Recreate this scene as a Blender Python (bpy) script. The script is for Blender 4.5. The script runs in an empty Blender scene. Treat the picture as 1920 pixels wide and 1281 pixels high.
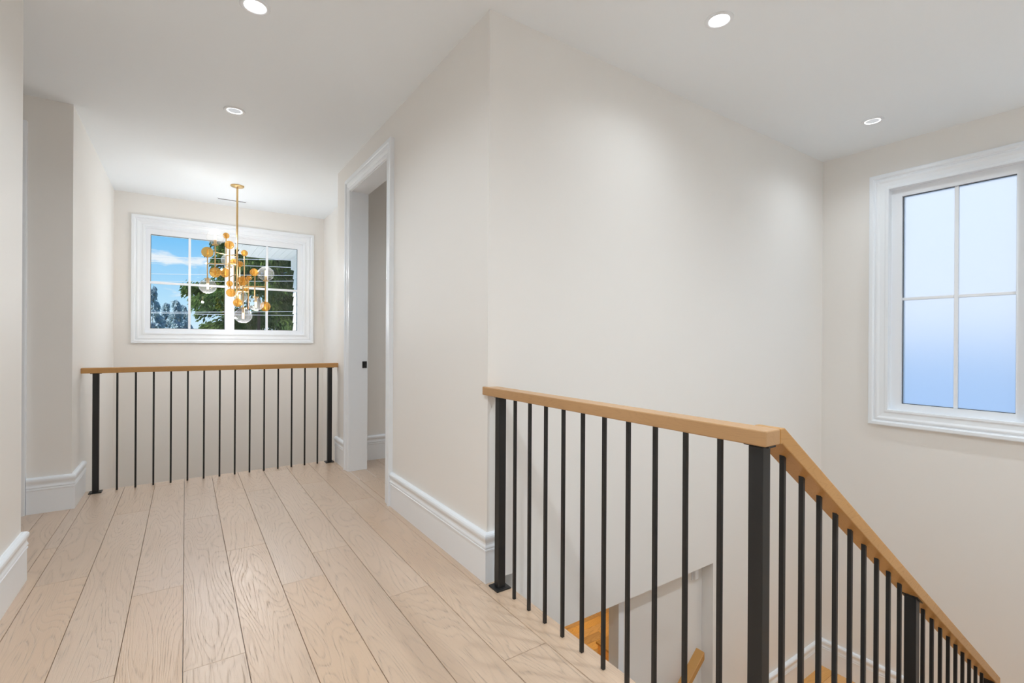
import bpy, bmesh, math, random
import numpy as np
from mathutils import Vector, Matrix
random.seed(7)
S = bpy.context.scene
COL = S.collection

# ------------------------------------------------------------------ camera
CAM_H = 1.153
F_PX, YAW, PIT, ROLL = 902.0, 0.5963, -0.0007, 0.0057
FW = Vector((math.sin(YAW)*math.cos(PIT), math.cos(YAW)*math.cos(PIT), math.sin(PIT)))
_rt = Vector((math.cos(YAW), -math.sin(YAW), 0.0)); _up = _rt.cross(FW)
RT = _rt*math.cos(ROLL) + _up*math.sin(ROLL)
UP = -_rt*math.sin(ROLL) + _up*math.cos(ROLL)
cam_data = bpy.data.cameras.new('camera'); cam = bpy.data.objects.new('camera', cam_data); COL.objects.link(cam)
cam_data.sensor_width = 36.0; cam_data.lens = F_PX*36.0/1920.0; cam_data.clip_start = 0.02; cam_data.clip_end = 600
cam.matrix_world = Matrix(((RT.x, UP.x, -FW.x, 0), (RT.y, UP.y, -FW.y, 0), (RT.z, UP.z, -FW.z, CAM_H), (0, 0, 0, 1)))
S.camera = cam

def ray(px, py):
    return FW + RT*((px-960.0)/F_PX) - UP*((py-640.5)/F_PX)
def on_plane(px, py, axis, c):
    d = ray(px, py); o = Vector((0, 0, CAM_H)); return o + d*((c-o[axis])/d[axis])
def at_depth(px, py, depth):
    return Vector((0, 0, CAM_H)) + ray(px, py)*depth

# ------------------------------------------------------------------ colour management, light settings
S.view_settings.view_transform = 'Standard'; S.view_settings.look = 'None'
S.view_settings.gamma = 1.0; S.view_settings.use_curve_mapping = False
S.view_settings.exposure = 0.09
S.cycles.use_denoising = True
S.cycles.caustics_reflective = False; S.cycles.caustics_refractive = False
S.cycles.max_bounces = 14; S.cycles.diffuse_bounces = 8; S.cycles.transparent_max_bounces = 24
S.cycles.sample_clamp_indirect = 6.0

DOWNLIGHT_W = 44.0               # watts of each recessed lamp
DOWNLIGHT_COL = (0.84, 0.93, 1.0)
BULB_W = 3.8                     # watts of each chandelier bulb
SKY_STRENGTH = 1.0

# ------------------------------------------------------------------ node helpers
def mat(name):
    m = bpy.data.materials.new(name); m.use_nodes = True
    nt = m.node_tree; nt.nodes.clear()
    out = nt.nodes.new('ShaderNodeOutputMaterial')
    return m, nt, out
def N(nt, t, **kw):
    n = nt.nodes.new(t)
    for k, v in kw.items():
        if k.startswith('i_'):
            n.inputs[k[2:].replace('_', ' ')].default_value = v
        else: setattr(n, k, v)
    return n
def L(nt, a, b): nt.links.new(a, b)
def math_n(nt, op, a, b=None):
    n = nt.nodes.new('ShaderNodeMath'); n.operation = op
    for i, v in enumerate((a, b)):
        if v is None: continue
        if isinstance(v, (int, float)): n.inputs[i].default_value = v
        else: nt.links.new(v, n.inputs[i])
    return n.outputs[0]
def mix_col(nt, fac, a, b, blend='MIX'):
    n = nt.nodes.new('ShaderNodeMix'); n.data_type = 'RGBA'; n.blend_type = blend
    for sock, v in ((n.inputs[0], fac), (n.inputs[6], a), (n.inputs[7], b)):
        if isinstance(v, (int, float)): sock.default_value = v
        elif isinstance(v, tuple): sock.default_value = v if len(v) == 4 else (*v, 1)
        else: nt.links.new(v, sock)
    return n.outputs[2]
def ramp(nt, fac, stops):
    n = nt.nodes.new('ShaderNodeValToRGB'); nt.links.new(fac, n.inputs[0])
    e = n.color_ramp.elements
    while len(e) < len(stops): e.new(0.5)
    for el, (p, c) in zip(e, stops):
        el.position = p; el.color = c if len(c) == 4 else (*c, 1)
    return n.outputs[0]

# ------------------------------------------------------------------ world: clear sky with a few clouds
w = bpy.data.worlds.new('sky'); S.world = w; w.use_nodes = True
nt = w.node_tree; nt.nodes.clear()
wo = nt.nodes.new('ShaderNodeOutputWorld'); bg = nt.nodes.new('ShaderNodeBackground'); L(nt, bg.outputs[0], wo.inputs[0])
tc = nt.nodes.new('ShaderNodeTexCoord'); sx = nt.nodes.new('ShaderNodeSeparateXYZ'); L(nt, tc.outputs['Generated'], sx.inputs[0])
base = ramp(nt, sx.outputs[2], [(0.0, (0.74, 0.89, 1.0)), (0.06, (0.50, 0.78, 1.0)), (0.17, (0.20, 0.57, 0.97)), (0.5, (0.10, 0.34, 0.80)), (1.0, (0.06, 0.22, 0.62))])
mp = nt.nodes.new('ShaderNodeMapping'); L(nt, tc.outputs['Generated'], mp.inputs[0]); mp.inputs['Scale'].default_value = (1.0, 1.0, 3.4)
mp.inputs['Location'].default_value = (0.33, 0.0, 0.12)
nf = N(nt, 'ShaderNodeTexNoise', i_Scale=30.0, i_Detail=5.0, i_Roughness=0.6); L(nt, mp.outputs[0], nf.inputs['Vector'])
nz = N(nt, 'ShaderNodeTexNoise', i_Scale=5.5, i_Detail=6.0, i_Roughness=0.58); L(nt, mp.outputs[0], nz.inputs['Vector'])
# one larger cloud low over the firs, the rest scattered
cx_ = math_n(nt, 'DIVIDE', math_n(nt, 'ADD', sx.outputs[0], 0.028), 0.085); cz_ = math_n(nt, 'DIVIDE', math_n(nt, 'SUBTRACT', sx.outputs[2], 0.134), 0.013)
rr_ = math_n(nt, 'ADD', math_n(nt, 'MULTIPLY', cx_, cx_), math_n(nt, 'MULTIPLY', cz_, cz_))
lump = math_n(nt, 'MULTIPLY', math_n(nt, 'POWER', 2.718, math_n(nt, 'MULTIPLY', rr_, -1.0)), 0.23)
cl = ramp(nt, math_n(nt, 'ADD', math_n(nt, 'ADD', nz.outputs[0], lump), math_n(nt, 'MULTIPLY', math_n(nt, 'SUBTRACT', nf.outputs[0], 0.5), 0.25)), [(0.0, (0, 0, 0)), (0.60, (0, 0, 0)), (0.70, (0.9, 0.9, 0.9)), (1.0, (1, 1, 1))])
sky = mix_col(nt, cl, base, (0.92, 0.94, 0.98))
L(nt, sky, bg.inputs[0]); bg.inputs[1].default_value = SKY_STRENGTH

# sun behind and to the left of the house: it lights the trees, not the rooms
sd = bpy.data.lights.new('sun', 'SUN'); sd.energy = 7.0; sd.angle = 0.01; sd.color = (1.0, 0.95, 0.86)
sun = bpy.data.objects.new('sun', sd); COL.objects.link(sun)
sun.rotation_euler = Vector((0.80, 0.10, -0.58)).to_track_quat('-Z', 'Y').to_euler()

# ------------------------------------------------------------------ materials
def paint(name, col, rough=0.55, bump=0.03, scale=180.0, spec=0.4):
    m, nt, out = mat(name)
    b = N(nt, 'ShaderNodeBsdfPrincipled'); b.inputs['Base Color'].default_value = (*col, 1)
    b.inputs['Roughness'].default_value = rough; b.inputs['Specular IOR Level'].default_value = spec
    if bump:
        t = N(nt, 'ShaderNodeTexCoord'); n = N(nt, 'ShaderNodeTexNoise', i_Scale=scale, i_Detail=3.0)
        L(nt, t.outputs['Object'], n.inputs['Vector'])
        bp = N(nt, 'ShaderNodeBump', i_Strength=bump, i_Distance=0.002); L(nt, n.outputs[0], bp.inputs['Height']); L(nt, bp.outputs[0], b.inputs['Normal'])
    L(nt, b.outputs[0], out.inputs[0])
    return m

def wood(name, light, dark, line, rough=0.36, grain=1.0, line_amt=0.5, bump=0.25, tone=0.10, coat=0.0):
    """oak with cathedral figure; grain runs along local Y"""
    m, nt, out = mat(name)
    b = N(nt, 'ShaderNodeBsdfPrincipled')
    t = N(nt, 'ShaderNodeTexCoord'); oi = N(nt, 'ShaderNodeObjectInfo')
    cx = N(nt, 'ShaderNodeCombineXYZ')
    L(nt, math_n(nt, 'MULTIPLY', oi.outputs['Random'], 57.3), cx.inputs[0])
    L(nt, math_n(nt, 'MULTIPLY', oi.outputs['Random'], 113.7), cx.inputs[1])
    L(nt, math_n(nt, 'MULTIPLY', oi.outputs['Random'], 31.1), cx.inputs[2])
    va = N(nt, 'ShaderNodeVectorMath', operation='ADD'); L(nt, t.outputs['Object'], va.inputs[0]); L(nt, cx.outputs[0], va.inputs[1])
    def stretched(sx_, sy_, sz_):
        mp = N(nt, 'ShaderNodeMapping'); mp.inputs['Scale'].default_value = (sx_*grain, sy_*grain, sz_*grain); L(nt, va.outputs[0], mp.inputs[0]); return mp.outputs[0]
    n1 = N(nt, 'ShaderNodeTexNoise', i_Scale=1.0, i_Detail=1.2, i_Roughness=0.45, i_Distortion=0.25); L(nt, stretched(6.5, 0.95, 6.5), n1.inputs['Vector'])
    bands = math_n(nt, 'FRACT', math_n(nt, 'MULTIPLY', n1.outputs[0], 26.0))
    # soft-sided saw: thin dark late-wood lines
    lines = ramp(nt, bands, [(0.0, (0, 0, 0)), (0.60, (0.05, 0.05, 0.05)), (0.86, (1, 1, 1)), (0.95, (0.35, 0.35, 0.35)), (1.0, (0, 0, 0))])
    n2 = N(nt, 'ShaderNodeTexNoise', i_Scale=1.0, i_Detail=3.0, i_Roughness=0.6); L(nt, stretched(240, 9.0, 240), n2.inputs['Vector'])
    pores = ramp(nt, n2.outputs[0], [(0.0, (0, 0, 0)), (0.52, (0, 0, 0)), (0.70, (1, 1, 1)), (1.0, (1, 1, 1))])
    n3 = N(nt, 'ShaderNodeTexNoise', i_Scale=1.0, i_Detail=2.0); L(nt, stretched(2.2, 0.8, 2.2), n3.inputs['Vector'])
    lp = math_n(nt, 'MULTIPLY', lines, math_n(nt, 'ADD', math_n(nt, 'MULTIPLY', pores, 0.75), 0.25))
    c0 = mix_col(nt, ramp(nt, n3.outputs[0], [(0.3, (0, 0, 0)), (0.7, (1, 1, 1))]), light, dark)
    hs = N(nt, 'ShaderNodeHueSaturation'); L(nt, c0, hs.inputs['Color'])
    L(nt, math_n(nt, 'ADD', math_n(nt, 'MULTIPLY', oi.outputs['Random'], 2*tone), 1.0-tone), hs.inputs['Value'])
    r2 = math_n(nt, 'FRACT', math_n(nt, 'MULTIPLY', oi.outputs['Random'], 17.77))
    L(nt, math_n(nt, 'ADD', math_n(nt, 'MULTIPLY', r2, 0.16), 0.92), hs.inputs['Saturation'])
    c1 = mix_col(nt, math_n(nt, 'MULTIPLY', lp, line_amt), hs.outputs[0], line)
    c2 = mix_col(nt, math_n(nt, 'MULTIPLY', pores, 0.10), c1, line)
    L(nt, c2, b.inputs['Base Color'])
    hgt = math_n(nt, 'SUBTRACT', 1.0, math_n(nt, 'ADD', math_n(nt, 'MULTIPLY', lp, 1.0), math_n(nt, 'MULTIPLY', pores, 0.25)))
    bp = N(nt, 'ShaderNodeBump', i_Strength=bump, i_Distance=0.002); L(nt, hgt, bp.inputs['Height']); L(nt, bp.outputs[0], b.inputs['Normal'])
    rr = math_n(nt, 'ADD', math_n(nt, 'MULTIPLY', lp, 0.2), rough); L(nt, rr, b.inputs['Roughness']); b.inputs['Coat Weight'].default_value = coat; b.inputs['Coat IOR'].default_value = 1.5; b.inputs['Coat Roughness'].default_value = 0.28; L(nt, bp.outputs[0], b.inputs['Coat Normal'])
    L(nt, b.outputs[0], out.inputs[0])
    return m

def metal_paint(name, col, rough, metallic=0.0):
    m, nt, out = mat(name); b = N(nt, 'ShaderNodeBsdfPrincipled')
    b.inputs['Base Color'].default_value = (*col, 1); b.inputs['Roughness'].default_value = rough; b.inputs['Metallic'].default_value = metallic
    t = N(nt, 'ShaderNodeTexCoord'); n = N(nt, 'ShaderNodeTexNoise', i_Scale=900.0, i_Detail=1.0); L(nt, t.outputs['Object'], n.inputs['Vector'])
    bp = N(nt, 'ShaderNodeBump', i_Strength=0.03, i_Distance=0.001); L(nt, n.outputs[0], bp.inputs['Height']); L(nt, bp.outputs[0], b.inputs['Normal'])
    L(nt, b.outputs[0], out.inputs[0]); return m

def thin_glass(name, tint, ior=1.5, gloss=0.02, rim=0.7, body=None, body_fac=0.0):
    m, nt, out = mat(name)
    tr = N(nt, 'ShaderNodeBsdfTransparent'); tr.inputs[0].default_value = (*tint, 1)
    gl = N(nt, 'ShaderNodeBsdfGlossy'); gl.inputs['Roughness'].default_value = gloss
    lw = N(nt, 'ShaderNodeLayerWeight', i_Blend=0.5)
    f0 = ((ior-1)/(ior+1))**2
    fac = math_n(nt, 'ADD', math_n(nt, 'MULTIPLY', math_n(nt, 'POWER', lw.outputs['Facing'], 5.0), rim), f0)
    mx = N(nt, 'ShaderNodeMixShader'); L(nt, fac, mx.inputs[0]); L(nt, tr.outputs[0], mx.inputs[1]); L(nt, gl.outputs[0], mx.inputs[2])
    last = mx
    if body:
        tl = N(nt, 'ShaderNodeBsdfTranslucent'); tl.inputs[0].default_value = (*body, 1)
        last = N(nt, 'ShaderNodeMixShader', i_Fac=body_fac); L(nt, mx.outputs[0], last.inputs[1]); L(nt, tl.outputs[0], last.inputs[2])
    L(nt, last.outputs[0], out.inputs[0]); return m

def emit(name, col, strength):
    m, nt, out = mat(name); e = N(nt, 'ShaderNodeEmission'); e.inputs[0].default_value = (*col, 1); e.inputs[1].default_value = strength
    L(nt, e.outputs[0], out.inputs[0]); return m

def leaf_mat(name, a, b_):
    m, nt, out = mat(name); t = N(nt, 'ShaderNodeTexCoord'); n = N(nt, 'ShaderNodeTexNoise', i_Scale=2.2, i_Detail=4.0); L(nt, t.outputs['Object'], n.inputs['Vector'])
    c = ramp(nt, n.outputs[0], [(0.3, a), (0.7, b_)])
    d = N(nt, 'ShaderNodeBsdfDiffuse'); tl = N(nt, 'ShaderNodeBsdfTranslucent'); L(nt, c, d.inputs[0]); L(nt, c, tl.inputs[0])
    mx = N(nt, 'ShaderNodeMixShader', i_Fac=0.3); L(nt, d.outputs[0], mx.inputs[1]); L(nt, tl.outputs[0], mx.inputs[2]); L(nt, mx.outputs[0], out.inputs[0]); return m

M = {}
M['wall'] = paint('wall_paint', (0.855, 0.835, 0.805), 0.5)
M['ceiling'] = paint('ceiling_paint', (0.90, 0.945, 0.985), 0.7)
M['trim'] = paint('trim_paint', (0.87, 0.91, 0.955), 0.28, bump=0.0, spec=0.5)
M['vinyl'] = paint('window_vinyl', (0.87, 0.90, 0.94), 0.3, bump=0.0, spec=0.5)
M['oak'] = wood('floor_oak', (0.64, 0.475, 0.35), (0.60, 0.43, 0.30), (0.25, 0.175, 0.12), rough=0.34, line_amt=0.52, bump=0.7, tone=0.03, coat=0.8)
M['amber_oak'] = wood('hall_oak', (0.66, 0.39, 0.14), (0.52, 0.29, 0.095), (0.18, 0.08, 0.02), rough=0.3, line_amt=0.95, bump=0.1, tone=0.3)
M['rail_oak'] = wood('rail_oak', (0.56, 0.31, 0.12), (0.51, 0.275, 0.10), (0.24, 0.14, 0.07), rough=0.34, grain=2.2, line_amt=0.3, bump=0.05, tone=0.03)
M['warm_landing_oak'] = wood('warm_landing_oak', (0.80, 0.45, 0.165), (0.73, 0.39, 0.13), (0.34, 0.16, 0.05), rough=0.34, line_amt=0.5, bump=0.2, tone=0.05)  # oranger copy of the floor oak; warm light put into the colour
M['black'] = metal_paint('black_powder_coat', (0.012, 0.012, 0.012), 0.42)
M['brass'] = metal_paint('satin_brass', (0.72, 0.50, 0.24), 0.28, 1.0)
M['glass'] = thin_glass('window_glass', (0.97, 0.985, 0.98), 1.45, 0.0)
M['clear_globe'] = thin_glass('clear_globe_glass', (0.95, 0.95, 0.94), 1.6, 0.03, 0.8, (0.85, 0.85, 0.85), 0.025)
M['amber_globe'] = thin_glass('amber_globe_glass', (0.92, 0.70, 0.36), 1.6, 0.03, 0.6, (0.80, 0.50, 0.16), 0.30)
M['smoke_globe'] = thin_glass('smoke_globe_glass', (0.84, 0.84, 0.86), 1.6, 0.03, 0.8, (0.55, 0.55, 0.56), 0.04)
M['gasket'] = paint('dark_gasket', (0.10, 0.11, 0.12), 0.5, bump=0)
M['slot'] = paint('dark_slot', (0.03, 0.03, 0.03), 0.7, bump=0)
M['bulb'] = emit('warm_bulb', (1.0, 0.78, 0.46), 2.2)
M['lens'] = emit('downlight_lens', (1, 1, 1), 6.0)
M['lens_dim'] = emit('downlight_lens_dim', (0.97, 0.98, 1.0), 0.62)  # same lens, with the grazing-angle dimming put into its glow
M['warm_lens'] = emit('warm_downlight_lens', (1.0, 0.86, 0.68), 6.0)
M['siding'] = paint('white_siding', (0.88, 0.89, 0.91), 0.6, bump=0)
M['shade_siding'] = paint('painted_shade_siding', (0.19, 0.29, 0.46), 0.7, bump=0)  # shade put into the lower wall colour of the added house
M['pale_siding'] = paint('pale_siding', (0.41, 0.45, 0.52), 0.7, bump=0)  # upper tone of the added house, for the bright top of the panes
M['shingle'] = paint('roof_shingle', (0.16, 0.17, 0.19), 0.9, bump=0.3, scale=30)
M['grass'] = paint('lawn', (0.10, 0.16, 0.05), 0.9, bump=0.4, scale=20)
M['concrete'] = paint('pale_bounce_slab', (0.80, 0.79, 0.78), 0.9, bump=0.2, scale=15)  # kept bright so the added ground slab bounces sun upward
M['bark'] = paint('bark', (0.10, 0.075, 0.055), 0.9, bump=0.5, scale=12)
M['wire'] = paint('wire_sheath', (0.88, 0.89, 0.9), 0.5, bump=0)
M['cedar'] = leaf_mat('cedar_foliage', (0.035, 0.085, 0.03), (0.13, 0.20, 0.055))
M['far_fir'] = leaf_mat('hazed_fir_foliage', (0.36, 0.48, 0.56), (0.52, 0.63, 0.68))  # aerial haze put into the foliage colour
# frosted pane: rough refraction plus diffuse transmission
m, nt, out = mat('frosted_glass')
rf = N(nt, 'ShaderNodeBsdfRefraction'); rf.inputs['Roughness'].default_value = 0.62; rf.inputs['IOR'].default_value = 1.3
tl = N(nt, 'ShaderNodeBsdfTranslucent'); tl.inputs[0].default_value = (0.86, 0.93, 1, 1)
gl = N(nt, 'ShaderNodeBsdfGlossy'); gl.inputs['Roughness'].default_value = 0.25
mx = N(nt, 'ShaderNodeMixShader', i_Fac=0.25); L(nt, rf.outputs[0], mx.inputs[1]); L(nt, tl.outputs[0], mx.inputs[2])
m2 = N(nt, 'ShaderNodeMixShader', i_Fac=0.03); L(nt, mx.outputs[0], m2.inputs[1]); L(nt, gl.outputs[0], m2.inputs[2]); L(nt, m2.outputs[0], out.inputs[0])
M['frosted'] = m

# ------------------------------------------------------------------ geometry helpers
def link(name, me, material=None, parent=None, smooth=False):
    o = bpy.data.objects.new(name, me); COL.objects.link(o)
    if material is not None and not me.materials: me.materials.append(material)
    if parent is not None: o.parent = parent
    if smooth:
        for p in me.polygons: p.use_smooth = True
    return o
def from_bm(name, bm, material, parent=None, smooth=False):
    bmesh.ops.recalc_face_normals(bm, faces=bm.faces)
    me = bpy.data.meshes.new(name); bm.to_mesh(me); bm.free()
    return link(name, me, material, parent, smooth)
def tag(o, label=None, cat=None, group=None, kind=None):
    for k, v in (('label', label), ('category', cat), ('group', group), ('kind', kind)):
        if v: o[k] = v
    return o
def empty(name, loc=(0, 0, 0)):
    o = bpy.data.objects.new(name, None); COL.objects.link(o); o.location = loc; o.empty_display_size = 0.1; return o
def child_of(o, root):
    """parent a mesh built in world coordinates to a root at root.location"""
    o.parent = root; o.matrix_parent_inverse = Matrix.Translation(-Vector(root.location)); return o
def add_box(bm, x0, x1, y0, y1, z0, z1):
    vs = [bm.verts.new(p) for p in ((x0, y0, z0), (x1, y0, z0), (x1, y1, z0), (x0, y1, z0), (x0, y0, z1), (x1, y0, z1), (x1, y1, z1), (x0, y1, z1))]
    for f in ((3, 2, 1, 0), (4, 5, 6, 7), (0, 1, 5, 4), (1, 2, 6, 5), (2, 3, 7, 6), (3, 0, 4, 7)): bm.faces.new([vs[i] for i in f])
    return vs
def bevel(bm, w, seg=2):
    bmesh.ops.bevel(bm, geom=list(bm.edges), offset=w, segments=seg, profile=0.5, affect='EDGES')
def box(name, b, material, parent=None, bev=0.0, root=None):
    bm = bmesh.new(); add_box(bm, *b)
    if bev: bevel(bm, bev)
    o = from_bm(name, bm, material, parent)
    if root is not None: child_of(o, root)
    return o
def boxes(name, bs, material, root=None):
    bm = bmesh.new()
    for b in bs: add_box(bm, *b)
    o = from_bm(name, bm, material)
    if root is not None: child_of(o, root)
    return o
def extrude_poly(name, pts, vec, material, root=None, bev=0.0):
    bm = bmesh.new(); v = Vector(vec)
    a = [bm.verts.new(Vector(p)) for p in pts]; b = [bm.verts.new(Vector(p)+v) for p in pts]; n = len(pts)
    bm.faces.new(a); bm.faces.new(b[::-1])
    for i in range(n): bm.faces.new((a[i], b[i], b[(i+1) % n], a[(i+1) % n]))
    bmesh.ops.recalc_face_normals(bm, faces=bm.faces)
    if bev: bevel(bm, bev)
    o = from_bm(name, bm, material)
    if root is not None: child_of(o, root)
    return o
def sweep(name, path, profile, normal, material, closed=False, root=None, side=1):
    """sweep profile (s across the path, t along normal) with mitred corners; s points to side*(normal x direction)"""
    bm = bmesh.new(); P = [Vector(p) for p in path]; n = len(P); Nn = Vector(normal)
    rings = []
    for i in range(n):
        dirs = []
        if closed or i > 0: dirs.append((P[i]-P[i-1]).normalized())
        if closed or i < n-1: dirs.append((P[(i+1) % n]-P[i]).normalized())
        ss = [side*Nn.cross(d) for d in dirs]
        mvec = ss[0] if len(ss) == 1 else (ss[0]+ss[1])/(1.0+ss[0].dot(ss[1]))
        rings.append([bm.verts.new(P[i]+mvec*s+Nn*t) for s, t in profile])
    k = len(profile)
    for i in range(n if closed else n-1):
        a, b = rings[i], rings[(i+1) % n]
        for j in range(k):
            bm.faces.new((a[j], a[(j+1) % k], b[(j+1) % k], b[j]))
    if not closed:
        bm.faces.new(rings[0]); bm.faces.new(rings[-1][::-1])
    o = from_bm(name, bm, material)
    if root is not None: child_of(o, root)
    return o
def add_tube(bm, a, b, r, seg=10, r2=None):
    a = Vector(a); b = Vector(b); d = (b-a).normalized(); q = d.to_track_quat('Z', 'Y'); r2 = r if r2 is None else r2
    A = [bm.verts.new(a + q @ Vector((r*math.cos(t), r*math.sin(t), 0))) for t in [2*math.pi*i/seg for i in range(seg)]]
    B = [bm.verts.new(b + q @ Vector((r2*math.cos(t), r2*math.sin(t), 0))) for t in [2*math.pi*i/seg for i in range(seg)]]
    bm.faces.new(A[::-1]); bm.faces.new(B)
    for i in range(seg): bm.faces.new((A[i], A[(i+1) % seg], B[(i+1) % seg], B[i]))
def tube(name, a, b, r, material, root=None, seg=10):
    bm = bmesh.new(); add_tube(bm, a, b, r, seg); o = from_bm(name, bm, material)
    if root is not None: child_of(o, root)
    return o
def lathe(name, prof, loc, material, root=None, seg=32, smooth=False):
    bm = bmesh.new(); rings = []
    for r, z in prof:
        if r < 1e-6: rings.append([bm.verts.new((loc[0], loc[1], loc[2]+z))])
        else: rings.append([bm.verts.new((loc[0]+r*math.cos(2*math.pi*i/seg), loc[1]+r*math.sin(2*math.pi*i/seg), loc[2]+z)) for i in range(seg)])
    for a, b in zip(rings, rings[1:]):
        for i in range(seg):
            j = (i+1) % seg
            if len(a) == 1 and len(b) == 1: continue
            if len(a) == 1: bm.faces.new((a[0], b[i], b[j]))
            elif len(b) == 1: bm.faces.new((a[i], a[j], b[0]))
            else: bm.faces.new((a[i], a[j], b[j], b[i]))
    o = from_bm(name, bm, material, smooth=smooth)
    if root is not None: child_of(o, root)
    return o
def struct(o, label, cat): return tag(o, label, cat, kind='structure')

# ------------------------------------------------------------------ measured planes (metres)
H = 2.743; XW = 1.199; YB = 1.971; XR = 4.635; XL = -0.636; YL = 4.384; YF = 6.634; XF = 1.501; YD = 4.74; YN = 3.177
ZL = -1.670; ZC = -0.378; ZG = -3.12; EDGE = 1.268; FAR_EDGE = 4.80; BB = 0.236
DOOR = (3.345, 4.290, 2.46)
BACK = -2.6                                        # wall behind the camera

# ------------------------------------------------------------------ room shell
struct(boxes('ceiling', [(-2.7, XR+0.15, BACK-0.15, YF+0.15, H, H+0.2)], M['ceiling']), 'flat white painted ceiling over hallway and stairwell', 'ceiling')
# wall of the corridor with the doorway
struct(boxes('wall_right', [(XW, XW+0.15, YB, DOOR[0], 0, H), (XW, XW+0.15, DOOR[1], YD, 0, H), (XW, XW+0.15, DOOR[0], DOOR[1], DOOR[2], H)], M['wall']),
       'off white corridor wall with the cased doorway', 'wall')
# tall wall above the stairwell, and the lower wall under it
struct(boxes('wall_stairwell', [(XW+0.15, XR, YB, YB+0.22, ZC, H), (3.035, XR, YB, YB+0.22, ZG, ZC)], M['wall']),
       'broad off white wall rising above the stairs', 'wall')
struct(boxes('wall_lower', [(2.200, 3.034, 2.058, 2.12, ZG, ZC-0.001)], M['wall']), 'shaded lower wall below the stairwell bulkhead', 'wall')
WY0, WY1, WZ0, WZ1 = 0.714, 1.483, 0.622, 2.377      # frosted window opening
struct(boxes('wall_window', [(XR, XR+0.15, WY1, YB+0.22, ZG, H), (XR, XR+0.15, -0.6, WY0, ZG, H), (XR, XR+0.15, WY0, WY1, ZG, WZ0), (XR, XR+0.15, WY0, WY1, WZ1, H)], M['wall']),
       'off white wall holding the frosted window', 'wall')
FX0, FX1, FZ0, FZ1 = -0.372, 1.248, 1.226, 2.380     # foyer window opening
struct(boxes('wall_far', [(-2.7, FX0, YF, YF+0.15, ZG, H), (FX1, XF+0.12, YF, YF+0.15, ZG, H), (FX0, FX1, YF, YF+0.15, ZG, FZ0), (FX0, FX1, YF, YF+0.15, FZ1, H)], M['wall']),
       'foyer end wall behind the chandelier', 'wall')
struct(boxes('wall_foyer_left', [(XL-0.13, XL, YL, YF, ZG, H)], M['wall']), 'long foyer side wall beyond the recess corner', 'wall')
struct(boxes('wall_recess', [(-2.55, XL-0.13, YL, YL+0.13, ZG, H)], M['wall']), 'shaded recess wall facing the hallway', 'wall')
struct(boxes('wall_recess_end', [(-2.7, -2.55, YN-0.2, YF, ZG, H)], M['wall']), 'end wall closing the side recess', 'wall')
struct(boxes('wall_left', [(-0.77, -0.639, BACK, YN, 0, H), (-2.7, -0.77, YN-0.13, YN, 0, H)], M['wall']), 'near off white wall at the hallway corner', 'wall')
struct(boxes('wall_foyer_right', [(XF, XF+0.12, YD+0.0, YF, ZG, H)], M['wall']), 'bright foyer side wall set back past the doorway', 'wall')
struct(boxes('wall_room_back', [(XW+0.15, XR, 4.61, YD, ZC, H), (XW, XW+0.15, 4.0, YD, ZG, -0.0005)], M['wall']), 'wall of the side room seen through the doorway', 'wall')
struct(boxes('wall_room_side', [(3.6, 3.72, YB+0.22, 4.61, ZC, H)], M['wall']), 'far side wall inside the side room', 'wall')
struct(boxes('wall_back', [(-2.7, XR+0.15, BACK-0.15, BACK, ZG, H)], M['wall']), 'plain end wall closing the upper hallway', 'wall')
struct(boxes('wall_stair_near', [(EDGE, XR, -0.57, -0.45, ZG, H)], M['wall']), 'stair side wall opposite the railing', 'wall')
struct(boxes('wall_hall_outer', [(7.5, 7.65, YB, 6.78, ZG, ZC), (XF+0.12, 7.5, 6.634, 6.78, ZG, ZC), (XR+0.15, 7.5, YB, YB+0.22, ZG, ZC), (-2.7, -2.55, BACK, YN-0.2, ZG, ZC)], M['wall']), 'outer walls of the lower hall', 'wall')
# intermediate floor slab (its underside is the lower ceiling)
struct(boxes('floor_slab', [(-0.77, EDGE-0.001, BACK, 4.0, ZC, -0.016), (-0.77, XW-0.001, 4.0, FAR_EDGE-0.001, ZC, -0.016), (-2.7, -0.77, BACK, YL, ZC, -0.016),
                            (EDGE-0.001, 3.6, YB+0.22, 4.61, ZC, -0.016), (XR, 7.5, YB+0.22, 6.634, ZC, -0.2), (3.72, XR, YB+0.22, 6.634, ZC, -0.2), (XF+0.12, 3.72, YD, 6.634, ZC, -0.2)], M['ceiling']),
       'floor structure between the two storeys', 'floor')
struct(boxes('floor_lower_slab', [(-2.7, 7.5, BACK, 6.634, ZG-0.2, ZG-0.016)], M['ceiling']), 'lower storey floor slab', 'floor')

# ------------------------------------------------------------------ oak floors, plank by plank
PW = 0.1915; PX0 = -0.003
def plank(root, x0, x1, y0, y1, z, material, along_x=False, h=0.0155, gap=0.0009):
    wx, wy = x1-x0-2*gap, y1-y0-2*gap
    bm = bmesh.new()
    a, b = (wy, wx) if along_x else (wx, wy)
    add_box(bm, -a/2, a/2, -b/2, b/2, -h, 0)
    top = [e for e in bm.edges if all(v.co.z > -1e-6 for v in e.verts)]
    bmesh.ops.bevel(bm, geom=top, offset=0.0012, segments=1, affect='EDGES')
    o = from_bm('plank', bm, material, root)
    o.location = ((x0+x1)/2, (y0+y1)/2, z)
    if along_x: o.rotation_euler.z = math.pi/2
    return o
floor = empty('floor'); struct(floor, 'pale wide plank oak floor of the upper hallway', 'floor')
seams = {0: [3.705], -1: [2.728], -2: [4.055, 2.125], -3: [3.083], 1: [3.035], 2: [2.473], 3: [2.754], 4: [2.094], 5: [1.446, 3.5], 6: [1.66, 3.2], -4: [3.6]}
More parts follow.
